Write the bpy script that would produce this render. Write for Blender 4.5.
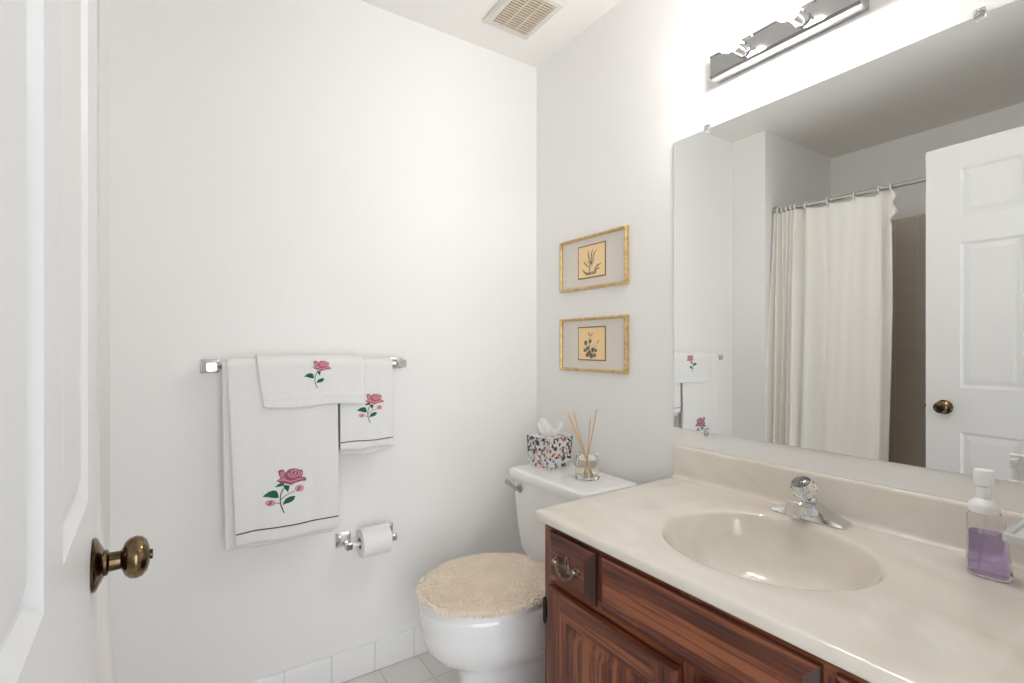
import bpy, bmesh, math, random
from mathutils import Vector, Matrix, noise
random.seed(7)
PI = math.pi
sc = bpy.context.scene
col = sc.collection
for o in list(bpy.data.objects):
    bpy.data.objects.remove(o)

# ------------------------------------------------------------------ camera
cam = bpy.data.cameras.new('camera')
cam.sensor_width = 36.0
cam.lens = 497.6 / 1024 * 36.0
cam.shift_y = 5.55 / 1024
cam.clip_start = 0.005
camo = bpy.data.objects.new('camera', cam)
col.objects.link(camo)
camo.location = (-1.322, -1.805, 1.187)
camo.rotation_euler = (PI / 2, 0, -math.radians(33.4))
sc.camera = camo

# ------------------------------------------------------------------ world, lights, exposure
sc.view_settings.view_transform = 'Standard'
sc.view_settings.look = 'None'
sc.view_settings.gamma = 1.0
sc.view_settings.use_curve_mapping = False
sc.cycles.max_bounces = 20
sc.cycles.diffuse_bounces = 16
sc.cycles.glossy_bounces = 8
sc.cycles.transmission_bounces = 12
sc.view_settings.exposure = 1.1
BULB = 64.0
HALL = 18.0
w = bpy.data.worlds.new('world')
sc.world = w
w.use_nodes = True
w.node_tree.nodes['Background'].inputs[0].default_value = (0.88, 0.94, 1.0, 1)
w.node_tree.nodes['Background'].inputs[1].default_value = 0.28


def area(name, loc, rot, sx, sy, energy, color):
    l = bpy.data.lights.new(name, 'AREA')
    l.shape = 'RECTANGLE'
    l.size, l.size_y, l.energy, l.color = sx, sy, energy, color
    o = bpy.data.objects.new(name, l)
    col.objects.link(o)
    o.location, o.rotation_euler = loc, rot
    return o


# added fill light, unseen, standing in for hallway daylight through the doorway
area('hallway_fill_light', (-1.5, -3.3, 1.02), (math.radians(90), 0, 0), 1.5, 2.0, HALL, (0.93, 0.97, 1.0))

# ------------------------------------------------------------------ materials


def mat(name, color, rough=0.5, metal=0.0, **kw):
    m = bpy.data.materials.new(name)
    m.use_nodes = True
    b = m.node_tree.nodes['Principled BSDF']
    b.inputs['Base Color'].default_value = (*color, 1)
    b.inputs['Roughness'].default_value = rough
    b.inputs['Metallic'].default_value = metal
    for k, v in kw.items():
        b.inputs[k.replace('_', ' ')].default_value = v
    return m


def N(m, typ, **kw):
    n = m.node_tree.nodes.new(typ)
    for k, v in kw.items():
        if k in n.inputs.keys():
            n.inputs[k].default_value = v
        else:
            setattr(n, k, v)
    return n


def L(m, a, b):
    m.node_tree.links.new(a, b)


def bsdf(m):
    return m.node_tree.nodes['Principled BSDF']


def coords(m, scale=(1, 1, 1), rot=(0, 0, 0)):
    tc = N(m, 'ShaderNodeTexCoord')
    mp = N(m, 'ShaderNodeMapping')
    mp.inputs['Scale'].default_value = scale
    mp.inputs['Rotation'].default_value = rot
    L(m, tc.outputs['Object'], mp.inputs['Vector'])
    return mp.outputs['Vector']


def ramp(m, fac, stops):
    r = N(m, 'ShaderNodeValToRGB')
    e = r.color_ramp.elements
    while len(e) < len(stops):
        e.new(0.5)
    for i, (p, c) in enumerate(stops):
        e[i].position = p
        e[i].color = (*c, 1)
    L(m, fac, r.inputs['Fac'])
    return r.outputs['Color']


def bump(m, height, strength=0.2, dist=0.002):
    b = N(m, 'ShaderNodeBump')
    b.inputs['Strength'].default_value = strength
    b.inputs['Distance'].default_value = dist
    L(m, height, b.inputs['Height'])
    L(m, b.outputs['Normal'], bsdf(m).inputs['Normal'])


def noise_bump(m, scale, strength, dist=0.002, detail=3):
    n = N(m, 'ShaderNodeTexNoise', Scale=scale, Detail=detail)
    L(m, coords(m), n.inputs['Vector'])
    bump(m, n.outputs['Fac'], strength, dist)


M = {}


def paint(name, color, rough=0.42):
    m = mat(name, color, rough)
    noise_bump(m, 90, 0.06, 0.001)
    return m


M['wall'] = paint('wall_paint', (0.88, 0.875, 0.865), 0.5)
M['ceil'] = paint('ceiling_paint', (0.89, 0.88, 0.86), 0.7)
M['door'] = paint('door_paint', (0.85, 0.853, 0.856), 0.38)


def tile_mat(name, tile, grout, size, off=(0, 0, 0), axes='xy', rough=0.2, gw=0.018):
    m = mat(name, tile, rough)
    tc = N(m, 'ShaderNodeTexCoord')
    sep = N(m, 'ShaderNodeSeparateXYZ')
    L(m, tc.outputs['Object'], sep.inputs[0])
    outs = []
    for ax, sz, o in zip(axes, size, off):
        s = sep.outputs['xyz'.index(ax)]
        a = N(m, 'ShaderNodeMath', operation='MULTIPLY_ADD')
        L(m, s, a.inputs[0])
        a.inputs[1].default_value = 1 / sz
        a.inputs[2].default_value = 100 + o
        f = N(m, 'ShaderNodeMath', operation='FRACT')
        L(m, a.outputs[0], f.inputs[0])
        p = N(m, 'ShaderNodeMath', operation='PINGPONG')
        L(m, f.outputs[0], p.inputs[0])
        p.inputs[1].default_value = 0.5
        q = N(m, 'ShaderNodeMath', operation='MULTIPLY')
        L(m, p.outputs[0], q.inputs[0])
        q.inputs[1].default_value = sz
        outs.append(q.outputs[0])
    mn = N(m, 'ShaderNodeMath', operation='MINIMUM')
    L(m, outs[0], mn.inputs[0])
    if len(outs) > 1:
        L(m, outs[1], mn.inputs[1])
    else:
        mn.inputs[1].default_value = 9
    mr = N(m, 'ShaderNodeMapRange')
    mr.inputs['From Min'].default_value = 0.0008
    mr.inputs['From Max'].default_value = 0.0022
    L(m, mn.outputs[0], mr.inputs['Value'])
    c = ramp(m, mr.outputs[0], [(0.2, grout), (0.8, tile)])
    L(m, c, bsdf(m).inputs['Base Color'])
    bump(m, mr.outputs[0], 0.5, 0.0012)
    return m


M['floor'] = tile_mat('floor_tile', (0.78, 0.755, 0.735), (0.52, 0.50, 0.48), (0.152, 0.152), (0.75, 0.05), 'xy', 0.3)
M['base_tile'] = tile_mat('baseboard_tile', (0.86, 0.86, 0.86), (0.6, 0.59, 0.57), (0.1525,), (0.84,), 'x', 0.2)
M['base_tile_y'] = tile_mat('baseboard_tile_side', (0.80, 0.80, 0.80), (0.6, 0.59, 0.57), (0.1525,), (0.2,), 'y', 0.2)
M['tub_tile_y'] = tile_mat('tub_tile_long', (0.60, 0.54, 0.47), (0.70, 0.66, 0.60), (0.108, 0.108), (0.3, -0.10), 'yz', 0.2)
M['tub_tile_x'] = tile_mat('tub_tile_end', (0.60, 0.54, 0.47), (0.70, 0.66, 0.60), (0.108, 0.108), (0.3, -0.10), 'xz', 0.2)

M['chrome'] = mat('chrome', (0.78, 0.78, 0.79), 0.08, 1.0)
M['dark_chrome'] = mat('dark_chrome', (0.22, 0.22, 0.22), 0.06, 1.0)
M['lever_chrome'] = mat('lever_chrome', (0.42, 0.42, 0.43), 0.12, 1.0)
M['brushed'] = mat('brushed_steel', (0.62, 0.61, 0.6), 0.22, 1.0)
M['polished_bar'] = mat('polished_bar_metal', (0.44, 0.44, 0.44), 0.10, 1.0)
M['mirror'] = mat('mirror_silver', (0.90, 0.91, 0.90), 0.0, 1.0)
M['mirror_edge'] = mat('mirror_edge', (0.22, 0.24, 0.24), 0.3)
M['porcelain'] = mat('porcelain', (0.89, 0.89, 0.89), 0.08, 0.0, Coat_Weight=0.5)
M['seat_plastic'] = mat('seat_plastic', (0.89, 0.89, 0.89), 0.25)
M['dark'] = mat('dark_void', (0.012, 0.009, 0.007), 0.9)
M['black_iron'] = mat('black_iron', (0.02, 0.02, 0.02), 0.5, 0.6)
M['plastic_white'] = mat('white_plastic', (0.85, 0.85, 0.85), 0.3)
M['vent_plastic'] = mat('vent_plastic', (0.72, 0.62, 0.50), 0.5)
M['vent_white'] = mat('vent_frame_plastic', (0.74, 0.70, 0.64), 0.5)
M['paper'] = mat('tissue_paper', (0.88, 0.88, 0.88), 0.9)
noise_bump(M['paper'], 220, 0.15, 0.001)
M['cardboard'] = mat('cardboard_core', (0.35, 0.26, 0.18), 0.9)

# antique brass
m = mat('antique_brass', (0.30, 0.22, 0.13), 0.15, 1.0)
n = N(m, 'ShaderNodeTexNoise', Scale=38, Detail=5)
L(m, coords(m), n.inputs['Vector'])
L(m, ramp(m, n.outputs['Fac'], [(0.36, (0.05, 0.033, 0.02)), (0.54, (0.15, 0.10, 0.055)), (0.72, (0.42, 0.29, 0.15))]), bsdf(m).inputs['Base Color'])
M['brass'] = m
m = mat('dark_bronze', (0.12, 0.085, 0.055), 0.35, 1.0)
n = N(m, 'ShaderNodeTexNoise', Scale=120, Detail=3)
L(m, coords(m), n.inputs['Vector'])
L(m, ramp(m, n.outputs['Fac'], [(0.35, (0.16, 0.12, 0.09)), (0.7, (0.42, 0.35, 0.27))]), bsdf(m).inputs['Base Color'])
bsdf(m).inputs['Roughness'].default_value = 0.3
M['bronze'] = m
m = mat('gilt_frame', (0.62, 0.42, 0.14), 0.35, 0.55)
n = N(m, 'ShaderNodeTexNoise', Scale=60, Detail=4)
L(m, coords(m), n.inputs['Vector'])
L(m, ramp(m, n.outputs['Fac'], [(0.3, (0.50, 0.34, 0.14)), (0.6, (0.74, 0.54, 0.26))]), bsdf(m).inputs['Base Color'])
M['gilt'] = m
M['matboard'] = mat('mat_board', (0.76, 0.71, 0.65), 0.85)
noise_bump(M['matboard'], 600, 0.2, 0.0005)
M['print_paper'] = mat('print_paper', (0.92, 0.68, 0.38), 0.8)
M['print_edge'] = mat('print_border', (0.25, 0.13, 0.06), 0.7)
M['ink'] = mat('print_ink', (0.22, 0.17, 0.12), 0.8)
M['ink_light'] = mat('print_ink_pale', (0.70, 0.58, 0.42), 0.8)
M['picture_glass'] = None


# terry cloth
def cloth(name, color, scale=380, strength=0.9, dist=0.003):
    m = mat(name, color, 0.95)
    bsdf(m).inputs['Sheen Weight'].default_value = 0.25
    n = N(m, 'ShaderNodeTexNoise', Scale=scale, Detail=2)
    L(m, coords(m), n.inputs['Vector'])
    bump(m, n.outputs['Fac'], strength, dist)
    return m


M['terry'] = cloth('white_terry', (0.88, 0.875, 0.865))
M['hem'] = cloth('white_hem_band', (0.88, 0.875, 0.865), 900, 0.2, 0.001)
M['trim_thread'] = cloth('grey_trim_thread', (0.09, 0.085, 0.085), 900, 0.3)
M['shag'] = cloth('cream_shag', (0.80, 0.70, 0.57), 500, 0.4)
m = M['shag']
n = N(m, 'ShaderNodeTexNoise', Scale=9, Detail=3)
L(m, coords(m), n.inputs['Vector'])
L(m, ramp(m, n.outputs['Fac'], [(0.3, (0.85, 0.74, 0.61)), (0.7, (0.90, 0.83, 0.73))]), bsdf(m).inputs['Base Color'])
M['curtain'] = cloth('cream_curtain_cloth', (0.89, 0.875, 0.84), 700, 0.12, 0.001)
bsdf(M['curtain']).inputs['Sheen Weight'].default_value = 0.1
M['rose'] = cloth('mauve_thread', (0.36, 0.10, 0.17), 900, 0.4)
M['rose_light'] = cloth('pink_thread', (0.68, 0.34, 0.42), 900, 0.4)
M['rose_red'] = cloth('rose_red_thread', (0.52, 0.13, 0.19), 900, 0.4)
M['rose_red_light'] = cloth('light_rose_thread', (0.78, 0.42, 0.46), 900, 0.4)
M['halo'] = cloth('pale_pink_thread', (0.80, 0.68, 0.69), 900, 0.3)
M['leaf'] = cloth('green_thread', (0.015, 0.13, 0.085), 900, 0.4)
M['stem'] = cloth('grey_green_thread', (0.12, 0.17, 0.14), 900, 0.4)

# marble top
m = mat('cultured_marble', (0.7, 0.62, 0.52), 0.16, 0.0, Coat_Weight=0.3, Coat_Roughness=0.08)
v = coords(m, (1.0, 0.55, 1.0), (0, 0, 0.35))
n1 = N(m, 'ShaderNodeTexNoise', Scale=2.2, Detail=5, Distortion=2.6)
L(m, v, n1.inputs['Vector'])
n2 = N(m, 'ShaderNodeTexNoise', Scale=5.0, Detail=6, Distortion=3.5)
L(m, v, n2.inputs['Vector'])
ad = N(m, 'ShaderNodeMath', operation='MULTIPLY_ADD')
L(m, n2.outputs['Fac'], ad.inputs[0])
ad.inputs[1].default_value = 0.45
L(m, n1.outputs['Fac'], ad.inputs[2])
L(m, ramp(m, ad.outputs[0], [(0.45, (0.66, 0.595, 0.505)), (0.66, (0.73, 0.675, 0.595)), (0.80, (0.75, 0.70, 0.63)), (0.98, (0.80, 0.765, 0.705))]), bsdf(m).inputs['Base Color'])
M['marble'] = m


# oak, grain along the given axis
def wood(name, axis, dark=1.0):
    m = mat(name, (0.1, 0.05, 0.03), 0.42, 0.0, Coat_Weight=0.08, Coat_Roughness=0.3)
    s = {'x': (1.0, 30, 30), 'y': (30, 1.0, 30), 'z': (30, 30, 1.0)}[axis]
    s2 = {'x': (5, 170, 170), 'y': (170, 5, 170), 'z': (170, 170, 5)}[axis]
    n1 = N(m, 'ShaderNodeTexNoise', Scale=1.0, Detail=4, Distortion=0.6)
    L(m, coords(m, s), n1.inputs['Vector'])
    n2 = N(m, 'ShaderNodeTexNoise', Scale=1.0, Detail=3, Distortion=0.2)
    L(m, coords(m, s2), n2.inputs['Vector'])
    wv = N(m, 'ShaderNodeMath', operation='MULTIPLY_ADD')
    L(m, n2.outputs['Fac'], wv.inputs[0])
    wv.inputs[1].default_value = 0.75
    L(m, n1.outputs['Fac'], wv.inputs[2])
    k = dark
    c = ramp(m, wv.outputs[0], [(0.62, (0.030 * k, 0.0070 * k, 0.0045 * k)), (0.79, (0.105 * k, 0.0265 * k, 0.0140 * k)),
                                (0.92, (0.170 * k, 0.047 * k, 0.0215 * k)), (1.0, (0.28 * k, 0.092 * k, 0.038 * k))])
    L(m, c, bsdf(m).inputs['Base Color'])
    bump(m, wv.outputs[0], 0.25, 0.0012)
    return m


M['oak_y'] = wood('dark_oak_horizontal', 'y')
M['oak_z'] = wood('dark_oak_upright', 'z')
M['oak_end'] = mat('dark_oak_ends', (0.046, 0.017, 0.010), 0.5)
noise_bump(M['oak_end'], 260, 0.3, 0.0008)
M['oak_x'] = wood('dark_oak_side', 'x', 0.9)


# clear things
def glass(name, color=(1, 1, 1), ior=1.45, rough=0.0):
    return mat(name, color, rough, 0.0, Transmission_Weight=1.0, IOR=ior)


M['glass'] = glass('clear_glass', (0.98, 0.985, 0.98), 1.3)
M['jar_glass'] = glass('thin_jar_glass', (0.985, 0.985, 0.97), 1.12)
M['acrylic'] = glass('clear_acrylic', (0.98, 0.98, 0.98), 1.49)
M['bottle'] = glass('clear_bottle_plastic', (0.97, 0.96, 0.98), 1.2)
M['purple'] = glass('purple_liquid_soap', (0.55, 0.45, 0.72), 1.33)
M['oil'] = glass('pale_scented_oil', (0.96, 0.93, 0.85), 1.12)
M['tray_glass'] = mat('tray_glass', (0.84, 0.86, 0.85), 0.12, 0.0, Transmission_Weight=0.55, IOR=1.4)
M['reed'] = mat('rattan_reed', (0.70, 0.49, 0.29), 0.8)
M['clear_clip'] = glass('clear_clip_plastic', (0.9, 0.92, 0.92), 1.4, 0.1)

m = mat('bulb_glow', (1, 1, 1), 0.3)
bsdf(m).inputs['Emission Color'].default_value = (1.0, 0.975, 0.94, 1)
bsdf(m).inputs['Emission Strength'].default_value = BULB
M['bulb'] = m

# floral mosaic of the tissue box
m = mat('floral_mosaic', (0.7, 0.7, 0.7), 0.25)
vo = N(m, 'ShaderNodeTexVoronoi', Scale=105)
L(m, coords(m), vo.inputs['Vector'])
sp = N(m, 'ShaderNodeSeparateColor')
L(m, vo.outputs['Color'], sp.inputs[0])
cr = N(m, 'ShaderNodeValToRGB')
cr.color_ramp.interpolation = 'CONSTANT'
stops = [(0.0, (0.66, 0.67, 0.66)), (0.34, (0.04, 0.05, 0.07)), (0.48, (0.72, 0.73, 0.72)), (0.63, (0.40, 0.08, 0.06)),
         (0.71, (0.50, 0.53, 0.53)), (0.82, (0.62, 0.27, 0.14)), (0.88, (0.10, 0.12, 0.13)), (0.94, (0.74, 0.62, 0.56))]
e = cr.color_ramp.elements
while len(e) < len(stops):
    e.new(0.5)
for i, (p, c) in enumerate(stops):
    e[i].position = p
    e[i].color = (*c, 1)
L(m, sp.outputs[0], cr.inputs['Fac'])
L(m, cr.outputs['Color'], bsdf(m).inputs['Base Color'])
M['floral'] = m

# ------------------------------------------------------------------ geometry helpers


def thing(name, loc, label, cat, group=None, rotz=0.0):
    o = bpy.data.objects.new(name, None)
    col.objects.link(o)
    o.location = loc
    o.rotation_euler = (0, 0, rotz)
    o.empty_display_size = 0.05
    o['label'] = label
    o['category'] = cat
    if group:
        o['group'] = group
    return o


def tag(o, label=None, cat=None, group=None, kind=None):
    for k, v in (('label', label), ('category', cat), ('group', group), ('kind', kind)):
        if v:
            o[k] = v
    return o


def world_of(o):
    if o is None:
        return Matrix.Identity(4)
    mloc = Matrix.Translation(o.location) @ o.rotation_euler.to_matrix().to_4x4()
    return world_of(o.parent) @ mloc


def obj(name, bm, mats, parent=None, base=None, angle=35, local=False, label=None):
    """link a bmesh given in world coordinates as one mesh object"""
    if not isinstance(mats, (list, tuple)):
        mats = [mats]
    bmesh.ops.recalc_face_normals(bm, faces=bm.faces)
    me = bpy.data.meshes.new(name)
    bm.to_mesh(me)
    bm.free()
    for mm in mats:
        me.materials.append(mm)
    o = bpy.data.objects.new(name, me)
    col.objects.link(o)
    if parent is not None:
        if not local:
            me.transform(world_of(parent).inverted())
        o.parent = parent
    elif base is not None:
        me.transform(Matrix.Translation(-Vector(base)))
        o.location = base
    if angle:
        me.polygons.foreach_set('use_smooth', [True] * len(me.polygons))
        me.set_sharp_from_angle(angle=math.radians(angle))
    if label:
        o['label'] = label
    return o


def box(bm, x0, x1, y0, y1, z0, z1, bev=0.0, seg=2, mi=0):
    x0, x1 = min(x0, x1), max(x0, x1)
    y0, y1 = min(y0, y1), max(y0, y1)
    z0, z1 = min(z0, z1), max(z0, z1)
    r = bmesh.ops.create_cube(bm, size=1.0)
    vs = r['verts']
    for v in vs:
        v.co = Vector(((x0 + x1) / 2 + v.co.x * (x1 - x0), (y0 + y1) / 2 + v.co.y * (y1 - y0), (z0 + z1) / 2 + v.co.z * (z1 - z0)))
    fs = set(f for v in vs for f in v.link_faces)
    for f in fs:
        f.material_index = mi
    if bev:
        es = list(set(e for v in vs for e in v.link_edges))
        r = bmesh.ops.bevel(bm, geom=es, offset=bev, segments=seg, profile=0.5, affect='EDGES')
        for f in r['faces']:
            f.material_index = mi
    return vs


def loft(bm, rings, cap0=True, cap1=True, closed=True, mi=0):
    vr = [[bm.verts.new(p) for p in r] for r in rings]
    n = len(vr[0])
    for a, b in zip(vr, vr[1:]):
        for i in range(n if closed else n - 1):
            j = (i + 1) % n
            try:
                f = bm.faces.new((a[i], a[j], b[j], b[i]))
                f.material_index = mi
            except ValueError:
                pass
    for c, r in ((cap0, vr[0]), (cap1, vr[-1])):
        if c:
            f = bm.faces.new(r)
            f.material_index = mi
    return vr


def frame_of(axis):
    a = Vector(axis).normalized()
    t = Vector((0, 0, 1)) if abs(a.z) < 0.9 else Vector((1, 0, 0))
    u = a.cross(t).normalized()
    return a, u, a.cross(u)


def lathe(bm, prof, origin, axis=(0, 0, 1), seg=28, mi=0, cap=True, sx=1.0, sy=1.0):
    """profile of (radius, distance along axis)"""
    a, u, v = frame_of(axis)
    o = Vector(origin)
    rings = []
    for r, h in prof:
        rings.append([o + a * h + (u * math.cos(2 * PI * i / seg) * sx + v * math.sin(2 * PI * i / seg) * sy) * max(r, 1e-5) for i in range(seg)])
    return loft(bm, rings, cap, cap, True, mi)


def tube(bm, pts, r, seg=10, mi=0, cap=True, closed=False, taper=None):
    pts = [Vector(p) for p in pts]
    rings = []
    up = None
    n = len(pts)
    for i, p in enumerate(pts):
        if closed:
            d = pts[(i + 1) % n] - pts[i - 1]
        else:
            d = pts[min(i + 1, n - 1)] - pts[max(i - 1, 0)]
        d.normalize()
        if up is None:
            a, u, v = frame_of(d)
        else:
            u = (up - d * up.dot(d)).normalized()
            v = d.cross(u)
        up = u
        rr = r if taper is None else r * taper(i / (n - 1))
        rings.append([p + (u * math.cos(2 * PI * k / seg) + v * math.sin(2 * PI * k / seg)) * rr for k in range(seg)])
    if closed:
        rings.append(rings[0])
        loft(bm, rings, False, False, True, mi)
    else:
        loft(bm, rings, cap, cap, True, mi)


def rrect(cx, cy, hx, hy, r, z, seg=5):
    pts = []
    r = min(r, hx * 0.999, hy * 0.999)
    for (sx, sy, a0) in ((1, 1, 0), (-1, 1, PI / 2), (-1, -1, PI), (1, -1, 3 * PI / 2)):
        for k in range(seg + 1):
            a = a0 + PI / 2 * k / seg
            pts.append(Vector((cx + sx * (hx - r) + r * math.cos(a), cy + sy * (hy - r) + r * math.sin(a), z)))
    return pts


def poly(bm, pts, thick, nrm, mi=0):
    """flat polygon raised by thick along nrm"""
    nrm = Vector(nrm)
    a = [bm.verts.new(Vector(p)) for p in pts]
    b = [bm.verts.new(Vector(p) + nrm * thick) for p in pts]
    n = len(a)
    fs = [bm.faces.new(b), bm.faces.new(a[::-1])]
    for i in range(n):
        fs.append(bm.faces.new((a[i], a[(i + 1) % n], b[(i + 1) % n], b[i])))
    for f in fs:
        f.material_index = mi


def panel_face(bm, O, U, V, Nn, us, vs, panels, prof, mi_of):
    """a face cut in cells; cells in panels get nested mouldings (inset, depth)"""
    O, U, V, Nn = Vector(O), Vector(U), Vector(V), Vector(Nn)
    P = lambda u, v, d=0: O + U * u + V * v + Nn * d
    for i in range(len(us) - 1):
        for j in range(len(vs) - 1):
            u0, u1, v0, v1 = us[i], us[i + 1], vs[j], vs[j + 1]
            if (i, j) not in panels:
                f = bm.faces.new([bm.verts.new(p) for p in (P(u0, v0), P(u1, v0), P(u1, v1), P(u0, v1))])
                f.material_index = mi_of(i, j)
            else:
                rings = [[P(u0 + k, v0 + k, d), P(u1 - k, v0 + k, d), P(u1 - k, v1 - k, d), P(u0 + k, v1 - k, d)] for k, d in prof]
                loft(bm, rings, False, True, True, mi_of(i, j))


def weld(bm, d=1e-5):
    bmesh.ops.remove_doubles(bm, verts=bm.verts, dist=d)


def structure(name, bm, mats, label, cat='wall', **kw):
    o = obj(name, bm, mats, **kw)
    tag(o, label, cat, None, 'structure')
    return o


# ------------------------------------------------------------------ room shell
H = 2.44
XL = -1.497      # left wall, a short wing beside the tub
WING = -0.208
XT = -2.279      # far wall of the tub alcove
YD = -1.70       # wall with the doorway
T = 0.11
bm = bmesh.new(); box(bm, XT - T, T, -3.6, T, -0.08, 0)
structure('floor', bm, M['floor'], 'pale square floor tiles', 'floor', angle=0)
bm = bmesh.new(); box(bm, XT - T, T, YD - T, T, H, H + 0.08)
structure('ceiling', bm, M['ceil'], 'flat white painted ceiling', 'ceiling', angle=0)
bm = bmesh.new(); box(bm, XL - 0.02, T, 0, T, 0, H)
structure('wall_back', bm, M['wall'], 'white wall carrying the towel bar behind the toilet', angle=0)
bm = bmesh.new(); box(bm, 0, T, -2.2, 0, 0, H)
structure('wall_right', bm, M['wall'], 'white wall behind mirror and vanity', angle=0)
bm = bmesh.new()
box(bm, XL - 0.02, XL, WING - 0.0, T, 0, H)
structure('wall_left', bm, M['wall'], 'short white wing wall between towel wall and tub alcove', angle=0)
bm = bmesh.new()
box(bm, XT - T, XL - 0.0202, WING, T, 0, H)
box(bm, XT + 0.008, XL - 0.15, WING - 0.008, WING, 0.0, 1.957, 0.002, 1, 1)
structure('wall_tub_end', bm, [M['wall'], M['tub_tile_x']], 'end wall of the tub alcove, tiled below', angle=0)
bm = bmesh.new()
box(bm, XT - T, XT, -1.95, WING - 0.0002, 0, H)
box(bm, XT, XT + 0.008, -1.70, WING - 0.009, 0.0, 1.957, 0.002, 1, 1)
structure('wall_tub_back', bm, [M['wall'], M['tub_tile_y']], 'taupe tiled long wall of the tub alcove', angle=0)
bm = bmesh.new()
DX0, DX1, DZ = -1.40, -0.62, 2.05
box(bm, XT, DX0, YD - T, YD, 0, H)
box(bm, DX1, -0.0002, YD - T, YD, 0, H)
box(bm, DX0, DX1, YD - T, YD, DZ, H)
structure('wall_near', bm, M['wall'], 'wall with the open doorway', angle=0)
# tile baseboards
bm = bmesh.new(); box(bm, XL + 0.001, -0.0005, -0.008, -0.0002, 0.0005, 0.106, 0.003, 2)
structure('baseboard_back', bm, M['base_tile'], 'row of white tiles along foot of towel wall', 'baseboard', angle=40)
bm = bmesh.new(); box(bm, -0.008, -0.0002, -0.79, -0.009, 0.0005, 0.106, 0.003, 2)
structure('baseboard_right', bm, M['base_tile_y'], 'row of white tiles along foot of wall behind toilet', 'baseboard', angle=40)

# ------------------------------------------------------------------ door
DOORW, DOORT, DOORH = 0.71, 0.035, 2.033
da = math.radians(2.67)
hx, hy = -1.415 + DOORW * math.sin(da), -0.979 - DOORW * math.cos(da)
# local frame: +y runs from hinge to the free edge, +x is the room side face
droot = thing('door_1', (hx, hy, 0), 'white six panel door standing open at left', 'door', rotz=da)
droot['kind'] = 'structure'
bm = bmesh.new()
us = [0, 0.118, 0.312, 0.398, 0.592, DOORW]
vs = [0, 0.24, 0.828 - 0.008, 1.015 - 0.008, 1.622 - 0.008, 1.732 - 0.008, 1.935 - 0.008, DOORH]
panels = {(i, j) for i in (1, 3) for j in (1, 3, 5)}
prof = [(0, 0), (0.004, -0.004), (0.010, -0.0085), (0.014, -0.0085), (0.034, -0.003)]
for nx, x in ((1, 0.0), (-1, -DOORT)):
    panel_face(bm, (x, 0, 0), (0, 1, 0), (0, 0, 1), (nx, 0, 0), us, vs, panels, prof, lambda i, j: 0)
for (a, b) in (((0, 0), (DOORW, 0)),):
    pass
for f in ([(0, 0, 0), (-DOORT, 0, 0), (-DOORT, 0, DOORH), (0, 0, DOORH)],
          [(0, DOORW, 0), (-DOORT, DOORW, 0), (-DOORT, DOORW, DOORH), (0, DOORW, DOORH)],
          [(0, 0, 0), (-DOORT, 0, 0), (-DOORT, DOORW, 0), (0, DOORW, 0)],
          [(0, 0, DOORH), (-DOORT, 0, DOORH), (-DOORT, DOORW, DOORH), (0, DOORW, DOORH)]):
    bm.faces.new([bm.verts.new(p) for p in f])
for v in bm.verts:
    v.co.z += 0.01
leaf = obj('door_leaf', bm, M['door'], droot, angle=12, local=True)
bm = bmesh.new()
KY, KZ = DOORW - 0.065, 0.930
kn = [(0.0305, 0.0), (0.031, 0.002), (0.029, 0.004), (0.0175, 0.0095), (0.015, 0.0105), (0.015, 0.013), (0.014, 0.014), (0.011, 0.0155), (0.0105, 0.030)]
lathe(bm, kn, (0.0004, KY, KZ), (1, 0, 0), 32)
for z in (KZ,):
    pass
ro = obj('knob_rosette', bm, M['brass'], droot, angle=40, local=True)
bm = bmesh.new()
lathe(bm, [(0.0105, 0.026), (0.0135, 0.028), (0.0195, 0.0305), (0.0235, 0.035), (0.025, 0.041), (0.0235, 0.047), (0.0185, 0.052), (0.010, 0.0545), (0.0055, 0.055)], (0, KY, KZ), (1, 0, 0), 32)
lathe(bm, [(0.006, 0.054), (0.0058, 0.0575), (0.0045, 0.058)], (0, KY, KZ), (1, 0, 0), 16)
obj('door_knob', bm, M['brass'], droot, angle=40, local=True)
bm = bmesh.new()
lathe(bm, kn, (-DOORT - 0.0004, KY, KZ), (-1, 0, 0), 24)
lathe(bm, [(0.011, 0.028), (0.020, 0.031), (0.025, 0.039), (0.024, 0.046), (0.015, 0.052), (0.002, 0.053)], (-DOORT, KY, KZ), (-1, 0, 0), 24)
obj('door_knob', bm, M['brass'], droot, angle=40, local=True)
bm = bmesh.new()
box(bm, -DOORT + 0.005, -0.005, DOORW, DOORW + 0.0015, KZ - 0.028, KZ + 0.028, 0.0006, 1)
box(bm, -DOORT + 0.011, -0.011, DOORW + 0.001, DOORW + 0.009, KZ - 0.008, KZ + 0.008, 0.002, 1)
obj('latch_plate', bm, M['brass'], droot, angle=30, local=True)

# ------------------------------------------------------------------ shower curtain and rod
ROD = Vector((-1.59, 0, 1.975))
rr = thing('shower_curtain_rod', (-1.59, WING - 0.006, 1.975), 'thin chrome rod across the tub alcove holding the cream curtain', 'curtain rod')
bm = bmesh.new(); tube(bm, [(-1.59, WING - 0.012, 1.983), (-1.59, -1.0, 1.972), (-1.59, YD + 0.004, 1.964)], 0.0105, 16)
obj('rod', bm, M['brushed'], rr)
bm = bmesh.new(); lathe(bm, [(0.028, 0.0), (0.027, 0.006), (0.017, 0.012), (0.016, 0.028)], (-1.59, WING - 0.0085, 1.983), (0, -1, 0), 24)
obj('flange', bm, M['brushed'], rr)


def rodz(y):
    return 1.983 + (y - (WING - 0.012)) * (1.983 - 1.964) / (WING - 0.012 - YD)


hooks = [-0.236, -0.262, -0.288, -0.312, -0.336, -0.390, -0.505, -0.632, -0.742, -0.792]


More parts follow.
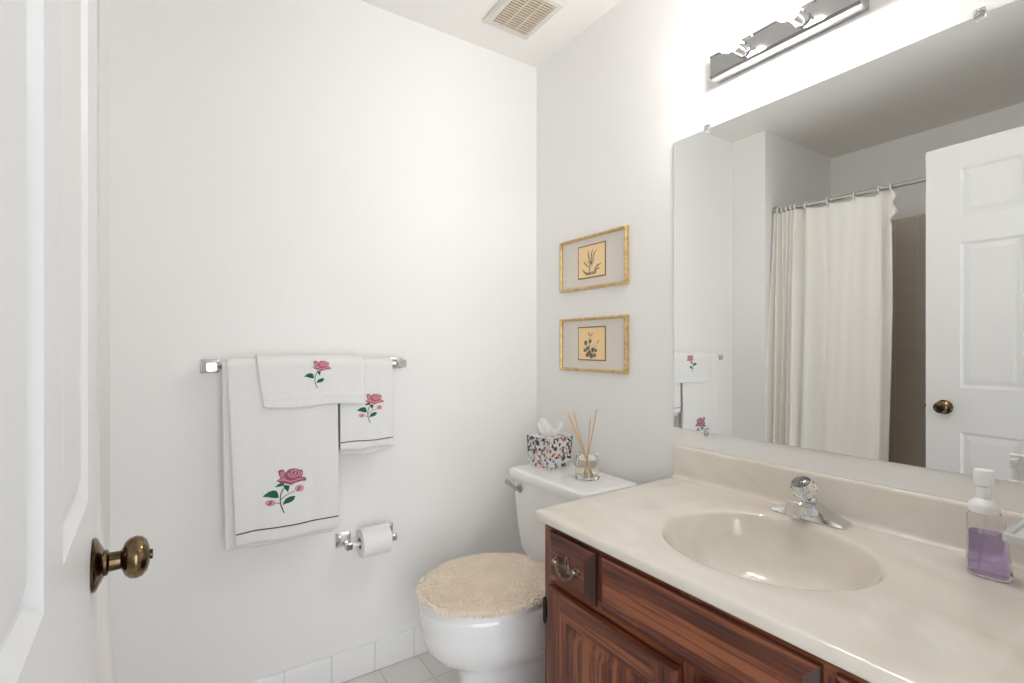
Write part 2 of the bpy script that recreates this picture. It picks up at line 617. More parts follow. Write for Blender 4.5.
def curtain_pt(t, h):
    """t 0..1 along the cloth, h 0 top..1 bottom"""
    n_h = len(hooks)
    # cloth runs from hook to hook; deep folds where the hooks are bunched
    s = t * (n_h)
    k = min(int(s), n_h - 1)
    f = s - k
    hk = [-0.222] + hooks
    y = hk[k] + (hk[k + 1] - hk[k]) * f
    gap = abs(hk[k + 1] - hk[k])
    amp = max(0.020, 0.040 - gap * 0.18) * (2.0 if k == 5 else 1.0)
    x = math.sin(f * 2 * PI) * amp * (0.75 + 0.25 * h) + 0.012 * math.sin(t * 23 + 1.0) * min(1, h * 3)
    x += 0.013 * math.sin(y * 31 + 0.7 + 0.5 * h) * min(1.0, 0.25 + h * 2)
    y += 0.012 * math.sin(t * 17 + h * 2.2) * min(1, h * 3)
    if t < 0.12:
        y += 0.02 * h * (0.12 - t) / 0.12 * 0.4
    sag = math.sin(f * PI) ** 0.8 * min(0.011, gap * 0.09) * max(0, 1 - h * 14)
    ztop = rodz(y) - 0.017 - sag
    z = ztop + (0.17 - ztop) * h
    x += 0.065 * min(1.0, h * 1.15) ** 1.2
    return Vector((-1.59 + x, y, z))


cr_ = thing('shower_curtain', (-1.59, -0.5, 0.17), 'cream cloth shower curtain hanging in folds seen in the mirror', 'shower curtain')
bm = bmesh.new()
NT, NH = 200, 50
g = []
for j in range(NH + 1):
    h = (j / NH) ** 1.5
    row = [bm.verts.new(curtain_pt(i / NT, h)) for i in range(NT + 1)]
    g.append(row)
for j in range(NH):
    for i in range(NT):
        bm.faces.new((g[j][i], g[j][i + 1], g[j + 1][i + 1], g[j + 1][i]))
# turned-over corner at the free top edge
e = [curtain_pt(1.0, (j / 14) ** 1.0 * 0.09) for j in range(15)]
rows = []
for k in range(7):
    f = k / 6
    rows.append([p + Vector((0.012 * math.sin(f * PI) + 0.012 * f, -(0.020 * f) * math.sin(PI * (0.15 + 0.85 * j / 14)) - 0.010 * f * math.sin(j * 0.9), -0.012 * f)) for j, p in enumerate(e)])
loft(bm, rows, False, False, False)
co = obj('cloth', bm, M['curtain'], cr_, angle=180)
so = co.modifiers.new('thickness', 'SOLIDIFY'); so.thickness = 0.0016
for y in hooks:
    bm = bmesh.new()
    z = rodz(y)
    pts = [(-1.59 + 0.0195 * math.sin(a), y + 0.001 * math.cos(a), z - 0.005 + 0.0225 * math.cos(a)) for a in [2 * PI * k / 20 for k in range(20)]]
    tube(bm, pts, 0.0035, 8, closed=True)
    tube(bm, [(-1.59, y, z - 0.026), (-1.588, y, z - 0.035), (-1.582, y, z - 0.04)], 0.003, 8)
    obj('curtain_hook', bm, M['plastic_white'], cr_, angle=180)

# ------------------------------------------------------------------ towel bar, towels
YB, ZB = -0.072, 1.128
tb = thing('towel_bar', (-0.94, 0, ZB), 'square chrome towel bar on the white wall above the paper roll', 'towel bar')
bm = bmesh.new(); box(bm, -1.262, -0.655, YB - 0.0065, YB + 0.0065, ZB - 0.0065, ZB + 0.0065, 0.002, 2)
obj('bar', bm, M['chrome'], tb, angle=30)
for x in (-1.254, -0.662):
    bm = bmesh.new()
    rings = [rrect(0, 0, hx_, hz_, 0.003, d, 2) for hx_, hz_, d in ((0.027, 0.021, 0.0003), (0.027, 0.021, 0.006), (0.022, 0.016, 0.010), (0.015, 0.0135, 0.012), (0.0135, 0.0135, 0.05), (0.0145, 0.0145, 0.054), (0.0145, 0.0145, 0.088), (0.012, 0.012, 0.091))]
    rings = [[Vector((x + p.x, -p.z, ZB + p.y)) for p in r] for r in rings]
    loft(bm, rings)
    obj('bracket', bm, M['chrome'], tb, angle=30)


def drape_profile(zf, zb, R, yoff_f=0.0, billow=0.0, n1=26, n2=10, n3=22):
    pr = []
    for i in range(n1):
        t = i / n1
        z = zf + (ZB - zf) * t
        pr.append((YB - R - yoff_f * (1 - t) ** 1.0 - billow * math.sin(PI * t), z, 'f', t))
    for i in range(n2 + 1):
        a = PI * i / n2
        pr.append((YB - R * math.cos(a), ZB + R * math.sin(a) * 0.9, 'a', 1))
    for i in range(1, n3 + 1):
        t = 1 - i / n3
        z = zb + (ZB - zb) * t
        pr.append((YB + R - 0.004 * (1 - t), z, 'b', t))
    return pr


def drape(bm, x0, x1, zf, zb, R, yoff=0.0, billow=0.0, lean0=0.0, lean1=0.0, wav=0.003, ph=0.0, nx=26, mi=0):
    pr = drape_profile(zf, zb, R, yoff, billow)
    rows = []
    for (y, z, side, t) in pr:
        row = []
        for i in range(nx + 1):
            u = i / nx
            low = (1 - t)
            xa, xb = x0 + lean0 * low, x1 + lean1 * low
            x = xa + (xb - xa) * u
            dy = wav * math.sin(u * 7.3 + ph + 1.3 * low) * low + wav * 0.6 * math.sin(u * 15 + ph * 2) * low
            if side == 'b':
                dy = abs(dy) * -0.3
            else:
                dy = -abs(dy)
            dz = 0.003 * math.sin(u * 9 + ph) * low
            row.append(Vector((x, y + dy, z + dz)))
        rows.append(row)
    loft(bm, rows, False, False, False, mi)
    return rows


def front_y(rows_args, x, z):
    """front surface of a draped towel at x, z"""
    x0, x1, zf, zb, R, yoff, billow, lean0, lean1, wav, ph = rows_args
    t = max(0, min(1, (z - zf) / (ZB - zf)))
    low = 1 - t
    xa, xb = x0 + lean0 * low, x1 + lean1 * low
    u = (x - xa) / (xb - xa)
    y = YB - R - yoff * (1 - t) - billow * math.sin(PI * t)
    dy = wav * math.sin(u * 7.3 + ph + 1.3 * low) * low + wav * 0.6 * math.sin(u * 15 + ph * 2) * low
    return y - abs(dy)


def cloth_mods(o, th):
    s = o.modifiers.new('thickness', 'SOLIDIFY'); s.thickness = th; s.offset = 0
    b = o.modifiers.new('soft', 'SUBSURF'); b.levels = 1; b.render_levels = 1


def strip(bm, args, pts, wdt, th, mi=0, off=0.0):
    """a raised stitched line following the towel front"""
    P = []
    for (x, z) in pts:
        P.append(Vector((x, front_y(args, x, z) - off, z)))
    tube(bm, P, wdt / 2, 6, mi)


ROSE_BLOOM = [(415, 205), (440, 190), (432, 175), (425, 145), (432, 136), (452, 133), (464, 142), (466, 160), (480, 148), (492, 138), (520, 135), (545, 140), (560, 150),
              (574, 150), (580, 165), (578, 185), (572, 198), (590, 203), (602, 215), (598, 228), (575, 226), (550, 230), (525, 235), (505, 245), (490, 238), (465, 228), (440, 222)]
ROSE_LEAVES = [[(330, 297), (345, 284), (365, 270), (390, 264), (412, 268), (421, 280), (426, 300), (428, 318), (410, 318), (385, 311), (360, 302)],
               [(453, 372), (460, 350), (470, 335), (490, 325), (510, 321), (532, 324), (525, 345), (510, 358), (490, 364), (470, 366)],
               [(405, 245), (420, 232), (440, 222), (460, 226), (462, 240), (440, 245), (420, 244)],
               [(457, 240), (475, 242), (496, 248), (494, 265), (485, 292), (475, 275), (462, 262)]]
ROSE_BUDS = [[(528, 275), (535, 258), (552, 250), (572, 254), (586, 268), (584, 288), (568, 298), (545, 297), (533, 288)],
             [(345, 345), (352, 330), (372, 325), (395, 330), (411, 345), (405, 360), (385, 366), (360, 362)]]
ROSE_STEMS = [[(462, 425), (450, 395), (440, 365), (438, 335), (440, 300), (456, 262)], [(441, 335), (470, 312), (500, 298), (528, 290)], [(441, 362), (425, 355), (408, 350)]]
ROSE_SWIRLS = [[(440, 150), (446, 165), (440, 180)], [(486, 160), (492, 178), (510, 192), (535, 192), (552, 180), (556, 165), (545, 152), (525, 147), (507, 153), (503, 168), (515, 178), (530, 176), (536, 166), (527, 160)],
               [(430, 203), (455, 203), (480, 212), (505, 222), (530, 218), (555, 210), (580, 212)], [(566, 160), (568, 180), (560, 196)], [(455, 145), (456, 165), (450, 188), (470, 200)]]


def embroidery(name, args, cx, cz, size, parent, light=False, buds=True, sx=1.0, halo=0.0):
    """rose spray stitched on the towel front; size = metres for 300 units"""
    bm = bmesh.new()
    k = size / 300.0

    def W(p, off=0.0):
        x = cx + (p[0] - 465) * k * sx
        z = cz + (280 - p[1]) * k
        return x, z

    yb = min(front_y(args, *W(p)) for p in ROSE_BLOOM + ROSE_LEAVES[0] + ROSE_LEAVES[1] + [(462, 425)])
    y0 = yb - args_th[id(args)] / 2

    def P(p, off=0.0):
        x, z = W(p)
        return Vector((x, front_y(args, x, z) - args_th[id(args)] / 2 + 0.0004 - off, z))

    poly(bm, [P(p) for p in ROSE_BLOOM], 0.0018, (0, -1, 0), 0)
    for lf in (ROSE_LEAVES if buds else ROSE_LEAVES[:2] + ROSE_LEAVES[3:]):
        poly(bm, [P(p) for p in lf], 0.0016, (0, -1, 0), 2)
    if buds:
        for b in ROSE_BUDS:
            poly(bm, [P(p) for p in b], 0.0016, (0, -1, 0), 1)
            c = (sum(p[0] for p in b) / len(b), sum(p[1] for p in b) / len(b))
            tube(bm, [P((c[0] - 10, c[1] + 12), 0.0018), P((c[0] - 2, c[1]), 0.0018), P((c[0] + 6, c[1] - 12), 0.0018)], 7 * k, 6, 0)
    for i, s in enumerate(ROSE_STEMS if buds else ROSE_STEMS[:1]):
        tube(bm, [P(p, 0.0008) for p in s], (4.2 if i == 0 else 2.4) * k, 6, 3)
    for s in ROSE_SWIRLS:
        tube(bm, [P(p, 0.0018) for p in s], 4.6 * k, 6, 1)
    mats = [M['rose_red'], M['rose_red_light'], M['leaf'], M['stem']] if light else [M['rose'], M['rose_light'], M['leaf'], M['stem']]
    return obj(name, bm, mats, parent, angle=40)


args_th = {}
# bath towel
A1 = (-1.216, -0.894, 0.585, 0.60, 0.0245, 0.006, 0.002, 0.022, 0.004, 0.004, 0.4)
args_th[id(A1)] = 0.008
bt = thing('bath_towel', (-1.055, YB, 0.58), 'large white bath towel with a purple rose hanging at left of the towel bar', 'towel')
bm = bmesh.new(); drape(bm, *A1)
bo = obj('outer_fold', bm, M['terry'], bt, angle=180); cloth_mods(bo, 0.008)
bm = bmesh.new(); drape(bm, -1.228, -0.90, 0.572, 0.59, 0.0150, 0.004, 0.0, 0.008, 0.0, 0.001, 0.9)
bo = obj('inner_fold', bm, M['terry'], bt, angle=180); cloth_mods(bo, 0.007)
bm = bmesh.new(); strip(bm, A1, [(-1.192 + 0.2985 * i / 20, 0.626 + 0.002 * math.sin(i * .45)) for i in range(21)], 0.0042, 0.002, 0, 0.0042)
obj('trim_line', bm, M['trim_thread'], bt, angle=180)
embroidery('embroidered_rose', A1, -1.058, 0.735, 0.140, bt)
# hand towel
A2 = (-0.889, -0.702, 0.838, 0.86, 0.0185, 0.004, 0.0, 0.002, 0.006, 0.002, 1.4)
args_th[id(A2)] = 0.007
ht = thing('hand_towel', (-0.79, YB, 0.82), 'white hand towel with a red rose hanging at right end of the bar', 'towel')
bm = bmesh.new(); drape(bm, *A2)
bo = obj('outer_fold', bm, M['terry'], ht, angle=180); cloth_mods(bo, 0.007)
bm = bmesh.new()
drape(bm, -0.884, -0.71, 0.818, 0.83, 0.0110, 0.0, 0.0, 0.002, 0.004, 0.0008, 0.2)
bo = obj('inner_fold', bm, M['terry'], ht, angle=180); cloth_mods(bo, 0.003)
bm = bmesh.new()
strip(bm, A2, [(-0.884 + 0.181 * i / 16, 0.866 + 0.0015 * math.sin(i * .5)) for i in range(17)], 0.0036, 0.002, 0, 0.0037)
strip(bm, A2, [(-0.8865, 0.846 + 0.16 * i / 12) for i in range(13)], 0.003, 0.002, 0, 0.0034)
obj('trim_line', bm, M['trim_thread'], ht, angle=180)
embroidery('embroidered_rose', A2, -0.783, 0.975, 0.103, ht, True)
# washcloth over both
A3 = (-1.136, -0.812, 0.997, 1.02, 0.0345, 0.004, 0.0, 0.018, 0.006, 0.0015, 2.0)
args_th[id(A3)] = 0.006
wc = thing('washcloth', (-0.97, YB, 0.995), 'small white washcloth with a rose draped over both longer towels', 'towel')
bm = bmesh.new(); drape(bm, *A3)
bo = obj('cloth', bm, M['terry'], wc, angle=180); cloth_mods(bo, 0.006)
bm = bmesh.new()
pts = [(-1.117 + 0.300 * i / 20, 1.030) for i in range(21)]
strip(bm, A3, pts, 0.004, 0.001, 0, 0.0024)
strip(bm, A3, [(x, 1.024) for x, z in pts], 0.0035, 0.001, 0, 0.0024)
obj('hem_band', bm, M['hem'], wc, angle=180)
embroidery('embroidered_rose', A3, -0.960, 1.098, 0.092, wc, True, False)

# ------------------------------------------------------------------ toilet paper
RX0, RX1, RY, RZ, RR = -0.812, -0.711, -0.072, 0.505, 0.049
tp = thing('paper_holder', (-0.76, 0, 0.505), 'chrome toilet paper holder on the wall below the towels', 'paper holder')
for x in (-0.851, -0.694):
    bm = bmesh.new()
    rings = [rrect(0, 0, a, a, 0.003, d, 2) for a, d in ((0.026, 0.0003), (0.026, 0.004), (0.021, 0.010), (0.013, 0.013), (0.0095, 0.030), (0.0085, 0.055), (0.011, 0.060), (0.011, 0.086), (0.009, 0.088))]
    rings = [[Vector((x + p.x, -p.z, RZ + p.y)) for p in r] for r in rings]
    loft(bm, rings)
    obj('bracket', bm, M['chrome'], tp, angle=30)
bm = bmesh.new(); tube(bm, [(-0.840, RY, RZ), (-0.703, RY, RZ)], 0.0075, 14)
obj('spindle', bm, M['plastic_white'], tp, angle=40)
rl = thing('toilet_paper_roll', ((RX0 + RX1) / 2, RY, RZ - RR), 'white toilet paper roll on the chrome holder', 'toilet paper')
bm = bmesh.new()
lathe(bm, [(0.0195, 0), (RR - 0.003, 0), (RR, 0.002), (RR, RX1 - RX0 - 0.002), (RR - 0.003, RX1 - RX0), (0.0195, RX1 - RX0), (0.0195, 0)], (RX0, RY, RZ), (1, 0, 0), 48, cap=False)
# loose end of the paper hanging down behind
rows = []
for i in range(9):
    z = RZ - i * 0.007
    rows.append([Vector((RX0 + 0.001 + (RX1 - RX0 - 0.002) * k / 4, RY + RR + 0.0006 + 0.001 * math.sin(i * .4), z)) for k in range(5)])
loft(bm, rows, False, False, False)
obj('paper', bm, M['paper'], rl, angle=40)
bm = bmesh.new()
lathe(bm, [(0.0185, -0.0005), (0.0193, -0.0005), (0.0193, RX1 - RX0 + 0.0005), (0.0185, RX1 - RX0 + 0.0005), (0.0185, -0.0005)], (RX0, RY, RZ), (1, 0, 0), 32, cap=False)
obj('core', bm, M['cardboard'], rl, angle=40)

# ------------------------------------------------------------------ toilet
TY = -0.425
tt = thing('toilet', (-0.40, TY, 0), 'white two piece toilet between the towel wall and the vanity', 'toilet')


def egg(z, xf, xb, b, n=56, p=2.0):
    """ring with a rounded front at xf, back at xb and half width b"""
    xm = xb - (xb - xf) * 0.46
    out = []
    for i in range(n):
        a = 2 * PI * i / n
        c, s = math.cos(a), math.sin(a)
        e = 2.0 / p
        c_ = math.copysign(abs(c) ** e, c); s_ = math.copysign(abs(s) ** e, s)
        x = xm + (xb - xm) * c_ if c > 0 else xm + (xm - xf) * c_
        out.append(Vector((x, TY + b * s_, z)))
    return out


bm = bmesh.new()
bowl = [(0.0, -0.615, -0.16, 0.108, 2.6), (0.012, -0.618, -0.16, 0.111, 2.6), (0.03, -0.610, -0.16, 0.104, 2.5), (0.09, -0.598, -0.16, 0.094, 2.4), (0.15, -0.600, -0.15, 0.092, 2.3),
        (0.185, -0.615, -0.14, 0.100, 2.2), (0.212, -0.636, -0.13, 0.124, 2.15), (0.243, -0.686, -0.13, 0.153, 2.1), (0.278, -0.713, -0.13, 0.173, 2.1), (0.320, -0.725, -0.13, 0.182, 2.1), (0.362, -0.729, -0.13, 0.185, 2.1),
        (0.385, -0.731, -0.13, 0.186, 2.1), (0.396, -0.729, -0.13, 0.185, 2.1), (0.401, -0.722, -0.135, 0.180, 2.1), (0.401, -0.665, -0.28, 0.140, 2.0), (0.37, -0.645, -0.30, 0.120, 2.0), (0.28, -0.62, -0.33, 0.09, 2.0), (0.22, -0.55, -0.38, 0.05, 2.0)]
loft(bm, [egg(z, xf, xb, b, 56, p) for z, xf, xb, b, p in bowl])
# deck under the tank
loft(bm, [rrect(-0.165, TY, 0.105, hy_, 0.04, z, 6) for hy_, z in ((0.09, 0.18), (0.115, 0.30), (0.155, 0.375), (0.160, 0.392), (0.155, 0.396))])
obj('bowl', bm, M['porcelain'], tt, angle=50)
bm = bmesh.new()
loft(bm, [egg(0.4022, -0.724, -0.300, 0.181), egg(0.4035, -0.727, -0.298, 0.184), egg(0.4150, -0.727, -0.298, 0.184), egg(0.43500, -0.723, -0.30, 0.180)])
obj('seat', bm, M['seat_plastic'], tt, angle=40)
bm = bmesh.new()
loft(bm, [egg(0.4195, -0.716, -0.300, 0.178), egg(0.4210, -0.719, -0.297, 0.181), egg(0.4310, -0.719, -0.297, 0.181), egg(0.4350, -0.710, -0.302, 0.174)])
for s in (-1, 1):
    box(bm, -0.302, -0.272, TY + s * 0.075 - 0.022, TY + s * 0.075 + 0.022, 0.4145, 0.433, 0.005, 2)
obj('seat_lid', bm, M['seat_plastic'], tt, angle=40)
bm = bmesh.new()
tank = [(0.397, -0.228, -0.06, 0.190, 0.05), (0.402, -0.238, -0.055, 0.200, 0.05), (0.43, -0.246, -0.05, 0.208, 0.045), (0.52, -0.257, -0.04, 0.213, 0.04), (0.62, -0.264, -0.032, 0.216, 0.035), (0.689, -0.268, -0.028, 0.218, 0.03)]
TKY = -0.411
loft(bm, [rrect((a + b) / 2, TKY, (b - a) / 2, hw, r, z, 6) for z, a, b, hw, r in tank])
obj('tank', bm, M['porcelain'], tt, angle=40)
bm = bmesh.new()
loft(bm, [rrect(-0.152, TKY, hx_, hy_, 0.03, z, 6) for hx_, hy_, z in ((0.118, 0.213, 0.6895), (0.128, 0.2225, 0.691), (0.130, 0.225, 0.697), (0.130, 0.225, 0.714), (0.127, 0.222, 0.721), (0.119, 0.214, 0.7245), (0.105, 0.200, 0.725))])
obj('tank_lid', bm, M['porcelain'], tt, angle=40)
bm = bmesh.new()
lathe(bm, [(0.0165, 0), (0.0165, 0.004), (0.013, 0.007), (0.009, 0.009), (0.008, 0.02)], (-0.2650, -0.258, 0.657), (-1, 0, 0), 20)
tube(bm, [(-0.283, -0.268, 0.656), (-0.285, -0.252, 0.658), (-0.288, -0.232, 0.665), (-0.289, -0.209, 0.671), (-0.288, -0.200, 0.672)], 0.0068, 10, taper=lambda t: 0.8 + 0.5 * t)
obj('flush_lever', bm, M['lever_chrome'], tt, angle=40)

# shag cover on the seat lid
cv = thing('toilet_lid_cover', (-0.52, TY, 0.436), 'cream shag cover on the closed toilet lid', 'toilet lid cover')


def cover_pt(a, s):
    xm, xf, xb, b = -0.495, -0.7225, -0.290, 0.1855
    c, sn = math.cos(a), math.sin(a)
    x = xm + ((xb - xm) if c > 0 else (xm - xf)) * c * s
    y = TY + b * sn * s
    h = 0.4365 + 0.020 * (1 - s ** 3.0) + 0.004 * noise.noise(Vector((x * 14, y * 14, 0)))
    return Vector((x, y, h))


bm = bmesh.new()
rings = [[cover_pt(2 * PI * i / 48, s) for i in range(48)] for s in (0.02, 0.2, 0.4, 0.6, 0.8, 0.92, 1.0)]
rings.append([Vector((p.x, p.y, 0.430)) + Vector((p.x + 0.50, p.y - TY, 0)).normalized() * 0.004 for p in rings[-1]])
rings.append([Vector((p.x, p.y, 0.4265)) + Vector((p.x + 0.50, p.y - TY, 0)).normalized() * 0.002 for p in rings[-2]])
loft(bm, rings, True, False)
obj('backing', bm, M['shag'], cv, angle=60)
bm = bmesh.new()
rnd = random.Random(3)


def tuft(p, d, ln, r):
    d = d.normalized()
    a, u, v = frame_of(d)
    mid = p + d * ln * 0.55 + Vector((0, 0, 0.0006))
    tip = p + d * ln + Vector((rnd.uniform(-.0015, .0015), rnd.uniform(-.0015, .0015), -0.0012))
    rg = []
    for q, rr_ in ((p, r), (mid, r * 1.05), (tip, r * 0.55)):
        rg.append([q + (u * math.cos(2 * PI * k / 4) + v * math.sin(2 * PI * k / 4)) * rr_ for k in range(4)])
    loft(bm, rg, False, True)


for i in range(5200):
    a = rnd.uniform(0, 2 * PI); s = math.sqrt(rnd.uniform(0, 1))
    p = cover_pt(a, s)
    out = Vector((p.x + 0.50, p.y - TY, 0))
    lean = 0.35 + 1.1 * s ** 3
    d = Vector((rnd.uniform(-.7, .7), rnd.uniform(-.7, .7), 1.0)) + out.normalized() * lean
    tuft(p - Vector((0, 0, 0.001)), d, rnd.uniform(0.007, 0.0125), rnd.uniform(0.0016, 0.0026))
for i in range(1500):
    a = rnd.uniform(0, 2 * PI)
    p = cover_pt(a, 1.0)
    out = Vector((math.cos(a) * 0.21, math.sin(a) * 0.19, 0)).normalized()
    z = rnd.uniform(0.428, 0.440)
    p = Vector((p.x, p.y, z)) + out * 0.002
    d = out * rnd.uniform(0.6, 1.1) + Vector((rnd.uniform(-.3, .3), rnd.uniform(-.3, .3), rnd.uniform(-0.85, 0.15)))
    tuft(p, d, rnd.uniform(0.009, 0.0145), rnd.uniform(0.0018, 0.0025))
po = obj('pile', bm, M['shag'], cv, angle=60)
po['kind'] = 'stuff'

# ------------------------------------------------------------------ things on the tank lid
ZL = 0.7252
bxroot = thing('tissue_box', (-0.134, -0.268, ZL), 'square floral mosaic tissue box on the tank lid', 'tissue box', rotz=math.radians(6))
bm = bmesh.new()
hb, ht_, hgt = 0.0575, 0.0620, 0.120
rings = [rrect(0, 0, hb, hb, 0.002, 0.0, 2), rrect(0, 0, hb, hb, 0.002, 0.004, 2), rrect(0, 0, ht_, ht_, 0.002, hgt - 0.003, 2), rrect(0, 0, ht_, ht_, 0.002, hgt, 2), rrect(0, 0, 0.034, 0.034, 0.033, hgt, 2)]
loft(bm, rings, True, False)
obj('box_body', bm, M['floral'], bxroot, angle=30, local=True)
bm = bmesh.new()
for sx_ in (-1, 1):
    for sy_ in (-1, 1):
        tube(bm, [(sx_ * hb, sy_ * hb, 0.002), (sx_ * ht_, sy_ * ht_, hgt)], 0.0022, 6)
for z, hh in ((0.003, hb), (hgt, ht_)):
    q = [(-hh, -hh, z), (hh, -hh, z), (hh, hh, z), (-hh, hh, z)]
    for i in range(4):
        tube(bm, [q[i], q[(i + 1) % 4]], 0.0019, 6)
obj('metal_edging', bm, M['chrome'], bxroot, angle=40, local=True)
bm = bmesh.new()
rows = []
NU = 40
for j in range(13):
    h = j / 12
    row = []
    for i in range(NU + 1):
        u = -1 + 2 * i / NU
        peak = 0.066 * (0.55 + 0.45 * math.exp(-((u + 0.45) / 0.35) ** 2) + 0.25 * math.exp(-((u - 0.85) / 0.25) ** 2) - 0.22 * math.exp(-((u - 0.3) / 0.25) ** 2))
        wdt = 0.018 + 0.026 * h ** 0.7
        fold = 0.010 * math.sin(u * 4.4 + 0.6) * (0.3 + 0.7 * h) + 0.002 * math.sin(u * 11 + 3 * h)
        row.append(Vector((u * wdt * 0.75 + fold * 0.5, -u * wdt + 0.002 * math.sin(i * 1.3), hgt - 0.012 + (peak + 0.012) * h)))
    rows.append(row)
loft(bm, rows, False, False, False)
to = obj('tissue', bm, M['paper'], bxroot, angle=180, local=True)
to.modifiers.new('thickness', 'SOLIDIFY').thickness = 0.0012

df = thing('reed_diffuser', (-0.138, -0.490, ZL), 'glass jar of scent reeds on the tank lid beside the tissue box', 'reed diffuser')
bm = bmesh.new()
jp = [(0.001, 0.0), (0.036, 0.0), (0.041, 0.003), (0.0435, 0.010), (0.0435, 0.020), (0.0415, 0.050), (0.0385, 0.075), (0.0365, 0.086), (0.0335, 0.089), (0.0325, 0.087), (0.0345, 0.075), (0.0375, 0.05), (0.0395, 0.02), (0.037, 0.011), (0.001, 0.010)]
lathe(bm, jp, (-0.138, -0.490, ZL), (0, 0, 1), 40)
obj('jar', bm, M['jar_glass'], df, angle=50)
bm = bmesh.new()
lathe(bm, [(0.001, 0.0105), (0.0365, 0.0115), (0.0388, 0.02), (0.0370, 0.050), (0.0350, 0.070), (0.001, 0.070)], (-0.138, -0.490, ZL), (0, 0, 1), 32)
obj('oil', bm, M['oil'], df, angle=50)
for (tx, ty, tz) in ((-0.135, -0.386, 0.947), (-0.128, -0.408, 0.953), (-0.140, -0.421, 0.948), (-0.132, -0.500, 0.941), (-0.128, -0.529, 0.972), (-0.150, -0.402, 0.938)):
    bm = bmesh.new()
    c = Vector((-0.138, -0.490, ZL))
    top = Vector((tx, ty, tz))
    bot = Vector((c.x - (tx - c.x) * 0.28, c.y - (ty - c.y) * 0.28, ZL + 0.0125))
    tube(bm, [bot, (bot + top) / 2, top], 0.0022, 7)
    obj('reed', bm, M['reed'], df, angle=60)

# ------------------------------------------------------------------ framed prints


def framed(zc0, zc1, label, kind):
    y0, y1 = -0.184, -0.557
    root = thing('framed_print', (-0.001, (y0 + y1) / 2, zc0), label, 'picture', 'small gilt framed flower prints')
    fw = 0.0105
    bm = bmesh.new()
    prof = [(0.0, 0.001), (0.0, 0.014), (0.002, 0.018), (0.005, 0.0195), (0.008, 0.017), (fw, 0.012), (fw, 0.001)]
    rings = []
    for k, d in prof:
        rings.append([Vector((-d, y0 - k, zc0 + k)), Vector((-d, y1 + k, zc0 + k)), Vector((-d, y1 + k, zc1 - k)), Vector((-d, y0 - k, zc1 - k))])
    loft(bm, rings, False, False)
    obj('frame', bm, M['gilt'], root, angle=25)
    bm = bmesh.new()
    box(bm, -0.0065, -0.001, y0 - fw + 0.001, y1 + fw - 0.001, zc0 + fw - 0.001, zc1 - fw + 0.001)
    obj('mat_board', bm, M['matboard'], root, angle=0)
    py0, py1 = -0.296, -0.443
    pz0, pz1 = zc0 + 0.047, zc1 - 0.040
    bm = bmesh.new()
    box(bm, -0.0080, -0.0066, py0 + 0.0045, py1 - 0.0045, pz0 - 0.0045, pz1 + 0.0045, mi=1)
    box(bm, -0.0088, -0.0080, py0, py1, pz0, pz1)
    cy, cz = (py0 + py1) / 2, pz0 + 0.006
    sc_ = (pz1 - pz0) / 0.118

    def Q(u, v, d=0.0):
        return Vector((-0.0088 - d, cy - u * sc_, cz + v * sc_))

    def leafpoly(u0, v0, u1, v1, wd, mi):
        a = Vector((u0, v0)); b = Vector((u1, v1)); d = (b - a); nn = Vector((-d.y, d.x)).normalized()
        pts = []
        for t in (0, .2, .45, .7, 1.0):
            pts.append(a + d * t + nn * wd * math.sin(PI * min(t, .98)) * 0.5 + nn * 0.12 * d.length * math.sin(PI * t))
        for t in (.7, .45, .2):
            pts.append(a + d * t - nn * wd * math.sin(PI * t) * 0.5 + nn * 0.12 * d.length * math.sin(PI * t))
        poly(bm, [Q(p.x, p.y) for p in pts], 0.0004, (-1, 0, 0), mi)

    def dot(u, v, r, mi):
        poly(bm, [Q(u + r * math.cos(2 * PI * k / 10), v + r * math.sin(2 * PI * k / 10)) for k in range(10)], 0.0004, (-1, 0, 0), mi)

    if kind == 'spiky':
        for (u0, v0, u1, v1, wd) in ((-0.010, 0.004, -0.052, 0.030, 0.006), (-0.006, 0.03, -0.045, 0.062, 0.005), (0.000, 0.05, -0.018, 0.098, 0.006), (0.004, 0.05, 0.010, 0.100, 0.006),
                                     (0.008, 0.05, 0.030, 0.094, 0.005), (0.012, 0.014, 0.056, 0.038, 0.006), (0.010, 0.006, 0.050, 0.022, 0.006), (-0.004, 0.0, -0.002, 0.05, 0.004)):
            leafpoly(u0, v0, u1, v1, wd, 2)
        dot(0.0, 0.045, 0.012, 3); dot(0.012, 0.055, 0.008, 3); dot(-0.012, 0.054, 0.008, 3); dot(0.0, 0.045, 0.005, 2)
        for k in range(7):
            leafpoly(-0.022 + k * 0.007, 0.0, -0.026 + k * 0.009, 0.014, 0.006, 2)
    else:
        leafpoly(0.0, 0.0, -0.004, 0.085, 0.003, 2)
        leafpoly(0.004, 0.0, 0.030, 0.052, 0.003, 2)
        leafpoly(-0.004, 0.0, -0.032, 0.05, 0.003, 2)
        for (u, v, r) in ((-0.030, 0.056, 0.009), (-0.020, 0.036, 0.008), (-0.036, 0.028, 0.007), (-0.006, 0.062, 0.008), (0.008, 0.030, 0.009), (-0.010, 0.020, 0.009), (0.024, 0.028, 0.007),
                          (0.000, 0.008, 0.010), (-0.022, 0.010, 0.008), (0.018, 0.010, 0.008)):
            dot(u, v, r, 2)
        for (u, v, r) in ((-0.006, 0.042, 0.006), (0.010, 0.050, 0.005), (-0.028, 0.043, 0.004), (0.010, 0.018, 0.006)):
            dot(u, v, r, 3)
        leafpoly(-0.004, 0.080, -0.016, 0.098, 0.005, 2); leafpoly(-0.003, 0.080, 0.010, 0.092, 0.005, 2); leafpoly(0.030, 0.05, 0.042, 0.066, 0.004, 2)
    obj('flower_print', bm, [M['print_paper'], M['print_edge'], M['ink'], M['ink_light']], root, angle=0)
    return root


